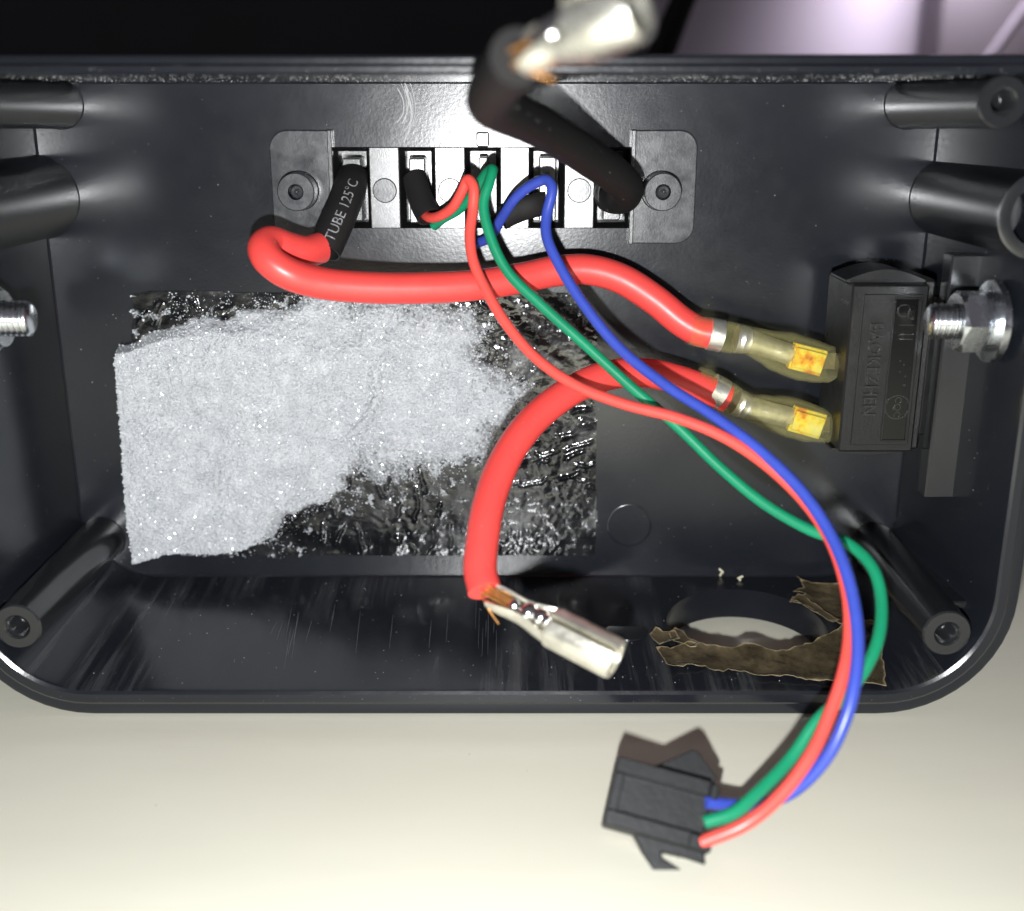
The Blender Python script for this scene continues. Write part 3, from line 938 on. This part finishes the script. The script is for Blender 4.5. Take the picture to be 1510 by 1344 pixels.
tp = thing('torn_tape', 'torn brown tape left round the oval cable hole in the lower wall', 'tape', PF(1180, 1000))
tape_piece([(968, 958), (990, 962), (1019, 951), (1042, 956), (1067, 960), (1090, 958), (1109, 953), (1130, 962), (1152, 964), (1175, 958), (1200, 951), (1222, 940), (1244, 925),
            (1262, 918), (1296, 926), (1301, 970), (1306, 1015), (1260, 1012), (1218, 1009), (1150, 1003), (1104, 999), (1072, 994), (1051, 995), (1041, 986), (1014, 986), (993, 990), (980, 983)],
           'tape_flap', tp, .12, 3, .35)
tape_piece([(1173, 856), (1184, 864), (1215, 868), (1250, 866), (1280, 854), (1292, 884), (1298, 928), (1264, 921), (1240, 926), (1222, 919), (1205, 911), (1190, 903), (1180, 897),
            (1165, 894), (1170, 886), (1186, 884), (1170, 879), (1183, 872)], 'tape_flap', tp, .10, 9, .55)
tape_piece([(957, 943), (966, 931), (978, 938), (995, 937), (1003, 948), (990, 952), (972, 955)], 'tape_flap', tp, .15, 17, .5, .9)
tape_piece([(1165, 893), (1176, 885), (1192, 891), (1208, 904), (1222, 914), (1236, 924), (1226, 928), (1212, 918), (1196, 910), (1180, 899)], 'tape_flap', tp, .45, 23, .5, 1.6)
tape_piece([(996, 930), (1006, 934), (1016, 944), (1030, 953), (1026, 960), (1010, 957), (994, 950), (986, 941)], 'tape_flap', tp, .05, 31, .3, 1.2)

# ------------------------------------------------------------------ thick cables
def resample(C, step):
    C = [Vector(c) for c in C]
    out = [C[0]]; acc = 0
    for a, b in zip(C, C[1:]):
        acc += (b - a).length
        if acc >= step: out.append(b); acc = 0
    if out[-1] != C[-1]: out.append(C[-1])
    return out
def sleeve_terminal(parent, rows, hw, wire_end_px, yc, seed):
    """clear vinyl sleeve over a crimped spade receptacle; rows axis px, hw half widths px"""
    pts = [(*P(px, py, yc),) for px, py in rows]
    sp = spline([tuple(p) + (h / 9.75,) for p, h in zip(pts, hw)], 6)
    C = [Vector(q[:3]) for q in sp]
    R = [(min(q[3] * .86, 2.95), q[3]) for q in sp]
    sl = build('spade_terminal', *([join(
        tube(C[6:11], [(2.52, 2.56)] * 5, 18),                             # insulation crimp
        tube(C[14:19], [(2.15, 2.25), (1.95, 2.15), (2.1, 2.2), (1.85, 2.1), (1.9, 2.0)], 14)), M['tin'], parent]))
    # folded receptacle: a flat box with rolled edges
    a, b = C[-11], C[-3]
    ax = (b - a).normalized(); up = Vector((0, 0, 1)); up = (up - ax * up.dot(ax)).normalized(); nn = ax.cross(up)
    Mx = Matrix((( ax.x, up.x, nn.x, a.x), (ax.y, up.y, nn.y, a.y), (ax.z, up.z, nn.z, a.z), (0, 0, 0, 1)))
    ln = (b - a).length
    rec = build('receptacle', join(xform(box((0, -1.95, -1.0), (ln, 1.95, -.6), .12), Mx), xform(box((0, -1.95, .2), (ln, -.3, .6), .12), Mx),
                xform(box((0, .3, .2), (ln, 1.95, .6), .12), Mx), xform(box((0, -2.1, -1.0), (ln, -1.85, .6), .1), Mx), xform(box((0, 1.85, -1.0), (ln, 2.1, .6), .1), Mx),
                xform(box((.2, -1.6, 1.0), (ln - .2, 1.6, 1.25), .1), Mx)), M['brass'], sl)
    neck = tube([C[18], C[18].lerp(a, .5), a + ax * .4], [(1.7, 1.9), (1.2, 1.7), (.7, 1.7)], 14)
    build('neck', neck, M['tin'], sl)
    V, Fc = tube(C, R, 36, wall=.28)
    m_ = len(C); tl_ = (C[-1] - C[-2]).normalized()
    for li in (0, 1):
        for i in range(m_):
            for k in range(36):
                j = (li * m_ + i) * 36 + k
                p = V[j]; out_ = p - C[i]
                g = .16 * noise.noise(p * .55 + Vector((seed * 9, 0, 0))) + .05 * noise.noise(p * 1.9)
                V[j] = p + out_.normalized() * g
                if i >= m_ - 3:      # notched, uneven mouth
                    a_ = 2 * math.pi * k / 36
                    cutb = .55 * math.sin(a_ * 1.0 + .9) + .35 * math.sin(a_ * 3 + seed) - 1.5 * math.exp(-((a_ - 1.75 - .2 * seed) / .16) ** 2)
                    V[j] = V[j] + tl_ * cutb * (i - m_ + 4) / 3
    build('sleeve', (V, Fc), M['sleeve'], sl)
    return C
red1 = thing('red_power_cable', 'thick red cable looping from the black heat shrink to the upper clear sleeve', 'cable', P(550, 425, -17))
rows = [(472, 366, -11.5), (452, 371, -13.5), (424, 365, -15.2), (400, 357, -16.8), (389, 366, -19.0), (397, 384, -20.6), (424, 403, -20.6), (470, 417, -19), (540, 424, -17), (620, 425, -15),
        (700, 421, -13), (765, 411, -11), (820, 400, -9.5), (868, 398, -9), (915, 411, -9.2), (965, 442, -10), (1006, 475, -11), (1032, 489, -11.6), (1066, 495, -12)]
c1 = path(rows, 8)
build('wire', tube(c1, [2.38 * (1 + .022 * noise.noise(Vector((i * .13, 3, 0)))) for i in range(len(c1))], 24), M['red'], red1)
tp_rows = [(519, 258, 1.0), (517, 272, -1.5), (511, 292, -4.0), (500, 320, -7.0), (487, 350, -9.6), (477, 371, -11.2)]
ct = path(tp_rows, 6)
Rt = [(2.3 - .5 * max(0, 1 - i / 9) + .15 + .07 * noise.noise(Vector((i * .6, 1, 0))), 2.7 - .15 * max(0, 1 - i / 9) + .10 * noise.noise(Vector((i * .5, 5, 0)))) for i in range(len(ct))]
hs = build('heat_shrink', tube(ct, Rt, 28, wall=.22), M['shrink'], red1)
build('tube_plug', tube(ct[:-5], [(a - .4, b - .4) for a, b in Rt[:-5]], 16), M['shrink'], hs)
# printed lettering wrapped on the sleeve
def wrap_text(s, size, C, R, u0, ang0, name, m, parent, flip=False):
    T, N, B = frames(C)
    cum = [0]
    for a, b in zip(C, C[1:]): cum.append(cum[-1] + (b - a).length)
    v, f = text_mesh(s, size)
    bm = bmesh.new()
    vs = [bm.verts.new(p) for p in v]
    for q in f: bm.faces.new([vs[i] for i in q])
    bmesh.ops.triangulate(bm, faces=bm.faces)
    bmesh.ops.subdivide_edges(bm, edges=bm.edges, cuts=1)
    bm.verts.index_update()
    V = []
    for p in bm.verts:
        u = u0 + (-p.co.x if flip else p.co.x)
        u = min(max(u, 0), cum[-1] - 1e-4)
        i = max(k for k in range(len(cum) - 1) if cum[k] <= u)
        t = (u - cum[i]) / (cum[i+1] - cum[i])
        c = C[i].lerp(C[i+1], t); n_ = N[i].lerp(N[i+1], t).normalized(); b_ = B[i].lerp(B[i+1], t).normalized()
        ra = R[i][0] + (R[i+1][0] - R[i][0]) * t; rb = R[i][1] + (R[i+1][1] - R[i][1]) * t
        a = ang0 + p.co.y / ((ra + rb) / 2)
        V.append(c + n_ * math.cos(a) * (ra + .025) + b_ * math.sin(a) * (rb + .025))
    Fc = [tuple(x.index for x in q.verts) for q in bm.faces]
    bm.free()
    return build(name, (V, Fc), m, parent, smooth=0)
tl = sum((b - a).length for a, b in zip(ct, ct[1:]))
wrap_text('TUBE 125°C', 2.25, ct, Rt, tl * .60, math.radians(-28), 'printed_lettering', M['print'], hs, flip=True)
up_rows = [(1018, 487), (1045, 492), (1075, 498), (1105, 503), (1130, 512), (1155, 520), (1190, 531), (1226, 538)]
sleeve_terminal(red1, up_rows, [23, 24, 24, 21.5, 27, 33, 34, 28], 1065, -12, 1)

red2 = thing('red_power_cable', 'thick red cable curving down from the lower clear sleeve to a bare metal terminal', 'cable', P(705, 870, -46))
rows = [(1072, 588, -12), (1040, 574, -12.2), (1000, 560, -12.8), (950, 550, -14.5), (900, 553, -17), (850, 572, -20), (800, 607, -24), (762, 650, -28.5), (735, 700, -33), (719, 750, -37.5),
        (711, 800, -41.5), (708, 840, -44.5), (715, 872, -47)]
c2 = path(rows, 8)
build('wire', tube(c2, [2.3 * (1 + .022 * noise.noise(Vector((i * .13, 8, 0)))) for i in range(len(c2))], 24), M['red'], red2)
lo_rows = [(1024, 562), (1048, 573), (1075, 588), (1102, 600), (1130, 607), (1155, 613), (1190, 623), (1224, 632)]
sleeve_terminal(red2, lo_rows, [24, 25, 25, 21, 26.5, 31, 31, 24], 1065, -12, 2)
def bullet(parent, tail, head, r, strands_from, metal=None):
    """crimped round receptacle: copper strands, crimp wings, slit barrel"""
    metal = metal or M['tin']
    ax = (head - tail).normalized(); ln = (head - tail).length
    up = Vector((.25, -.7, .6)); up = (up - ax * up.dot(ax)).normalized(); sd = ax.cross(up)
    T_ = lambda h, a, rr: tail + ax * h + (up * math.cos(a) + sd * math.sin(a)) * rr
    term = None
    # slit barrel (open tube, gap facing up)
    n = 36; gap = .17
    V, Fc = [], []
    h0, h1 = ln * .48, ln
    prf = [(r * .93, h0), (r, h0 + .5), (r, h1 - .5), (r * .95, h1), (r * .72, h1), (r * .70, h0)]
    for rr, h in prf:
        for k in range(n + 1):
            V.append(T_(h, gap + (2 * math.pi - 2 * gap) * k / n, rr))
    for i in range(len(prf)):
        i2 = (i + 1) % len(prf)
        for k in range(n):
            Fc.append((i*(n+1)+k, i*(n+1)+k+1, i2*(n+1)+k+1, i2*(n+1)+k))
    for k in (0, n): Fc.append(tuple(i*(n+1)+k for i in range(len(prf))))
    term = build('crimp_terminal', (V, Fc), metal, parent, smooth=40)
    # open trough with two curled wings
    V, Fc = [], []
    rows_ = 9
    n = 16
    for i in range(rows_):
        t = i / (rows_ - 1); h = ln * (-.02 + .54 * t)
        rr = r * (.62 + .26 * t * t) + .12 * math.sin(t * 9)
        op = 1.15 - .45 * math.sin(t * math.pi) 
        for th in (0, 1):
            for k in range(n + 1):
                a = math.pi + (k / n - .5) * (2 * math.pi - 2 * op)
                V.append(T_(h, a, rr - .45 * th))
    w_ = n + 1
    for i in range(rows_ - 1):
        for k in range(n):
            for th in (0, 1):
                o = (i*2+th) * w_; o2 = ((i+1)*2+th) * w_
                Fc.append((o+k, o+k+1, o2+k+1, o2+k))
        for k in (0, n):
            Fc.append(((i*2)*w_+k, (i*2+1)*w_+k, ((i+1)*2+1)*w_+k, ((i+1)*2)*w_+k))
    for i in (0, rows_ - 1):
        for k in range(n): Fc.append(((i*2)*w_+k, (i*2)*w_+k+1, (i*2+1)*w_+k+1, (i*2+1)*w_+k))
    build('crimp_wings', (V, Fc), metal, term, smooth=50)
    # solder lumps in the trough
    bm = bmesh.new()
    for (t, rr, s) in ((.18, .1, .9), (.30, .25, 1.2), (.40, .3, 1.15), (.46, .55, .8)):
        rr_ = bmesh.ops.create_icosphere(bm, subdivisions=2, radius=r * .42 * s)
        for v in rr_['verts']:
            p = v.co.copy()
            p *= 1 + .18 * noise.noise(p * 1.3 + Vector((t * 40, 0, 0)))
            v.co = T_(ln * t, .2 * math.sin(t * 30), r * rr) + p
    bm.verts.index_update()
    build('solder', ([v.co.copy() for v in bm.verts], [tuple(v.index for v in f.verts) for f in bm.faces]), M['solder'], term, smooth=60)
    bm.free()
    # copper strands between the insulation and the crimp
    parts = []
    rs = random.Random(5)
    for k in range(16):
        a = rs.uniform(0, 6.28); q = rs.uniform(0, 1.25)
        off = (up * math.cos(a) + sd * math.sin(a)) * q
        s0 = strands_from + off; s1 = tail + ax * ln * .2 + off * .8
        parts.append(tube([s0, s0.lerp(s1, .5) + Vector((rs.uniform(-.2, .2), rs.uniform(-.2, .2), rs.uniform(-.2, .2))), s1], .22, 6))
    stray = [strands_from + sd * 1.1, tail + sd * 1.6 - up * .6, tail + ax * 2.0 + sd * 2.3 - up * 2.0]
    parts.append(tube([Vector(s) for s in spline(stray, 5)], .13, 6))
    build('copper_strands', join(*parts), M['copper'], parent)
    return term
bullet(red2, P(728, 880, -48.5), P(909, 973, -57), 2.75, P(716, 868, -46.8))

blk_c = thing('black_power_cable', 'thick black cable rising from the terminal block towards the lens', 'cable', P(912, 300, -3))
rows = [(899, 290, -1.0), (908, 292, -5.0), (920, 289, -8.5), (923, 276, -12), (906, 258, -15.5), (874, 236, -20), (838, 212, -26), (800, 190, -33), (766, 174, -41), (742, 164, -47.5), (724, 153, -53), (724, 139, -57.5), (738, 115, -66), (764, 84, -76)]
c3 = path(rows, 8)
R3 = [2.5 + .15 * min(1, max(0, (i - 6) / 20)) for i in range(len(c3))]
build('wire', tube(c3, R3, 26), M['black'], blk_c)
cc_ = path([(898, 286, 1.5), (900, 287, -1.5), (905, 289, -4.2)], 5)
build('heat_shrink', tube(cc_, [(2.9, 2.5)] * len(cc_), 26, wall=.22), M['shrink'], blk_c)
bullet(blk_c, P(776, 80, -78), P(940, 6, -84), 3.1, P(762, 88, -75.5), M['tin_dark'])

# ------------------------------------------------------------------ thin signal wires and their plug
har = thing('signal_wire_harness', 'red, green and blue thin wires hanging out to a black plug on the table', 'wire harness', PZ(970, 1200, 0))
TH = .81
rows = [(624, 314, -2.5), (634, 321, -5.0), (650, 318, -7.4), (668, 305, -9.5), (682, 281, -11.2), (690, 265, -12.2), (698, 276, -13.2), (697, 310, -14), (693, 345, -15.4), (697, 382, -17), (715, 425, -19), (745, 476, -21.5),
        (790, 528, -24.5), (848, 568, -27.5), (920, 596, -30.5), (1000, 617, -33.5), (1068, 645, -36.5), (1130, 686, -40), (1188, 742, -44), (1226, 800, -48), (1248, 868, -52), (1253, 930, -56), (1244, 992, -60),
        (1221, 1060, -63.5), (1194, 1116, -66.5), (1150, 1174, -69), (1100, 1215, -70.5), (1034, 1243, -70.5)]
cr = path(rows, 7)
build('wire', tube(cr, TH, 16), M['redthin'], har, label='thin red wire from the second cavity of the block to the plug')
rows = [(640, 333, -3.5), (652, 323, -5.0), (676, 309, -6.5), (697, 286, -8.5), (716, 258, -10.5), (726, 250, -12), (722, 268, -13.2), (713, 300, -14.2), (722, 346, -15.6), (748, 400, -17.2), (798, 450, -19.2), (860, 506, -21.6), (930, 570, -24.6), (1000, 630, -28),
        (1062, 690, -31.5), (1128, 744, -35.5), (1195, 782, -39.5), (1252, 803, -43), (1288, 840, -47), (1300, 895, -51), (1290, 958, -55.5), (1252, 1020, -58.5), (1206, 1062, -60.5), (1166, 1118, -63), (1112, 1174, -66.5), (1080, 1200, -68), (1038, 1213, -68.6)]
cg = path(rows, 7)
build('wire', tube(cg, TH, 16), M['green'], har, label='thin green wire with the widest curve at the right')
rows = [(700, 360, -2.0), (722, 350, -4.2), (742, 318, -7.5), (762, 290, -10), (788, 271, -12), (806, 266, -13.2), (814, 278, -14.2), (806, 318, -15), (806, 348, -16.4), (824, 390, -18.5), (860, 448, -21.4), (912, 512, -25), (980, 567, -29.5),
        (1050, 612, -34), (1120, 664, -39), (1180, 722, -44), (1220, 780, -48.5), (1246, 838, -53), (1261, 900, -57), (1265, 960, -60.5), (1258, 1020, -63.5), (1246, 1062, -65), (1221, 1114, -66), (1174, 1164, -65.5), (1130, 1184, -65), (1090, 1188, -65.5), (1040, 1183, -66.8)]
cbz = path(rows, 7)
build('wire', tube(cbz, TH, 16), M['blue'], har, label='thin blue wire lying over the red one')
hs2 = path([(612, 262, .5), (616, 280, -1.2), (624, 303, -3.4), (633, 320, -5.0)], 6)
build('heat_shrink', tube(hs2, [(1.75, 2.0)] * len(hs2), 22, wall=.3), M['shrink'], har)
hs3 = path([(806, 300, 1.0), (790, 303, -1.0), (764, 311, -2.2), (740, 322, -3.2)], 6)
build('heat_shrink', tube(hs3, [(1.0, 1.9)] * len(hs3), 22), M['shrink'], har)

# plug: frame u (towards the mating end), v (across), w (up from the table)
ctr = PZ(970, 1187, 4.6)
ex, ev = Vector((-1, 0, 0)), Vector((0, .65, .76)).normalized()
u = (ex * .966 + ev * .259).normalized()
wv = Vector((0, -.76, .65)).normalized()
vv = wv.cross(u).normalized()
if vv.z < 0: vv = -vv
plen = 12.2; hwid = 4.15
pa = ctr - u * (plen / 2)
MP = Matrix(((u.x, vv.x, wv.x, pa.x), (u.y, vv.y, wv.y, pa.y), (u.z, vv.z, wv.z, pa.z), (0, 0, 0, 1)))
plug = build('plug_housing', xform(box((0, -hwid, -2.6), (plen, hwid, .8), .3), MP), M['plug'], har)
# raised border with a sunk window on the side facing us
fr_ = [box((.5, hwid - 1.9, .7), (plen - .05, hwid - .02, 2.15), .15), box((.5, -hwid + .02, .7), (plen - .05, -hwid + 1.9, 2.15), .15),
       box((plen - 1.3, -hwid + 1.88, .7), (plen - .05, hwid - 1.88, 2.15), .15)]
build('top_frame', xform(join(*fr_), MP), M['plug'], plug)
build('cable_lip', xform(box((-.7, hwid - 2.0, -1.8), (.4, hwid - .1, 1.4), .2), MP), M['plug'], plug)
build('cable_lip', xform(box((-.9, -hwid + .0, -1.8), (1.9, -hwid + 1.8, 2.3), .2), MP), M['plug'], plug)
for sg in (1, -1):
    # latch arms: bent strips standing off both long sides
    q = hwid
    arm = [(8.3, q - .1), (4.1, q + 4.5), (.9, q + 3.9), (.6, q + 3.0), (2.0, q + 2.4), (4.3, q + 1.9), (4.6, q + 1.1), (1.4, q + 1.0), (-.9, q + 1.2), (-.4, q - .1)] if sg < 0 else [(8.2, q - .1), (6.8, q + .8), (3.2, q + 3.6), (2.4, q + 3.5), (-.4, q + .9), (-.1, q - .1)]
    arm = [(a, b * sg) for a, b in arm]
    if sg < 0: arm = arm[::-1]
    o_ = -1.0 if sg < 0 else -1.6
    build('latch_arm', xform(prism(arm, (0, 0, 1), o_ - 1.2, o_ + 1.2, ux=(1, 0, 0), uz=(0, 1, 0), bev=.12), MP), M['plug'], plug)

# ------------------------------------------------------------------ swarf and dust
crumbs = []
for k in range(70):
    q = PZ(random.uniform(-20, 1530), random.uniform(1070, 1344), TZ)
    crumbs.append((q + Vector((0, 0, .03)), random.choice((.04, .05, .07, .12))))

for k, (px, py) in enumerate(((1064, 846), (1092, 852))):
    a = PF(px, py + 4, .1)
    rs = random.Random(k + 3)
    pts = [a + Vector((rs.uniform(-.5, .5), rs.uniform(-.3, .3), .45 * i * (1 - .5 * k))) for i in range(4)]
    o = build('plastic_shaving', tube([Vector(s) for s in spline(pts, 4)], [.10 + .14 * abs(math.sin(i)) for i in range(13)], 6), M['swarf'])
    tag(o, ['larger pale curl of swarf standing above the oval hole', 'tiny pale swarf crumb right of the larger curl above the hole'][k], 'shaving')
def dust(name, label, spots, m):
    V, Fc = [], []
    for p, s in spots:
        n0 = len(V)
        d = [Vector((random.uniform(-1, 1), random.uniform(-1, 1), random.uniform(-1, 1))).normalized() * s for _ in range(4)]
        V += [p + q for q in d]
        Fc += [(n0, n0+1, n0+2), (n0, n0+1, n0+3), (n0, n0+2, n0+3), (n0+1, n0+2, n0+3)]
    o = build(name, (V, Fc), m, None, smooth=0)
    return tag(o, label, 'dust', kind='stuff')
sp = []
for k in range(650):
    sp.append((Vector((random.uniform(-73, 65), -.05, random.uniform(9, 88))), random.choice((.05, .06, .08, .11))))
for k in range(1700):
    y = random.uniform(-36, -1); x = random.uniform(-74, 66)
    zt = 90.35
    sp.append((Vector((x, y, zt - .02)), random.uniform(.04, .10)))
for k in range(330):
    y = random.uniform(-35, -2)
    sp.append((Vector((random.uniform(-66, 58), y, floor_z(y) + .02)), random.choice((.05, .07, .1))))
    if (sp[-1][0].x - HC.x) ** 2 + (sp[-1][0].y - HCY) ** 2 < (HR + .3) ** 2: sp.pop()
for k in range(160):
    sp.append((Vector((random.uniform(-70, 62), -37.0, random.choice((random.uniform(90.8, 91.2), random.uniform(2.2, 3.4))))), random.uniform(.04, .09)))
for k in range(120):
    z = random.uniform(12, 80)
    sp.append((Vector((68.4, random.uniform(-34, -4), z)), random.uniform(.04, .09)))
    sp.append((Vector((-76.4, random.uniform(-34, -4), z)), random.uniform(.04, .09)))
for C_, r_ in ((c1, 2.4), (c2, 2.32), (cr, .85), (cg, .85), (cbz, .85), (c3, 2.7)):
    T_, N_, B_ = frames(C_)
    for k in range(90 if r_ > 1 else 40):
        i = random.randrange(len(C_)); a = random.uniform(0, 6.28)
        sp.append((C_[i] + (N_[i] * math.cos(a) + B_[i] * math.sin(a)) * r_, random.uniform(.025, .06)))
M['grit'] = mat('grey_grit', (.16, .14, .12), .8)
dust('grit', 'a few dark grit specks on the cream table', crumbs, M['grit'])
dust('dust', 'fine pale dust specks scattered over the black case', sp, M['dust'])
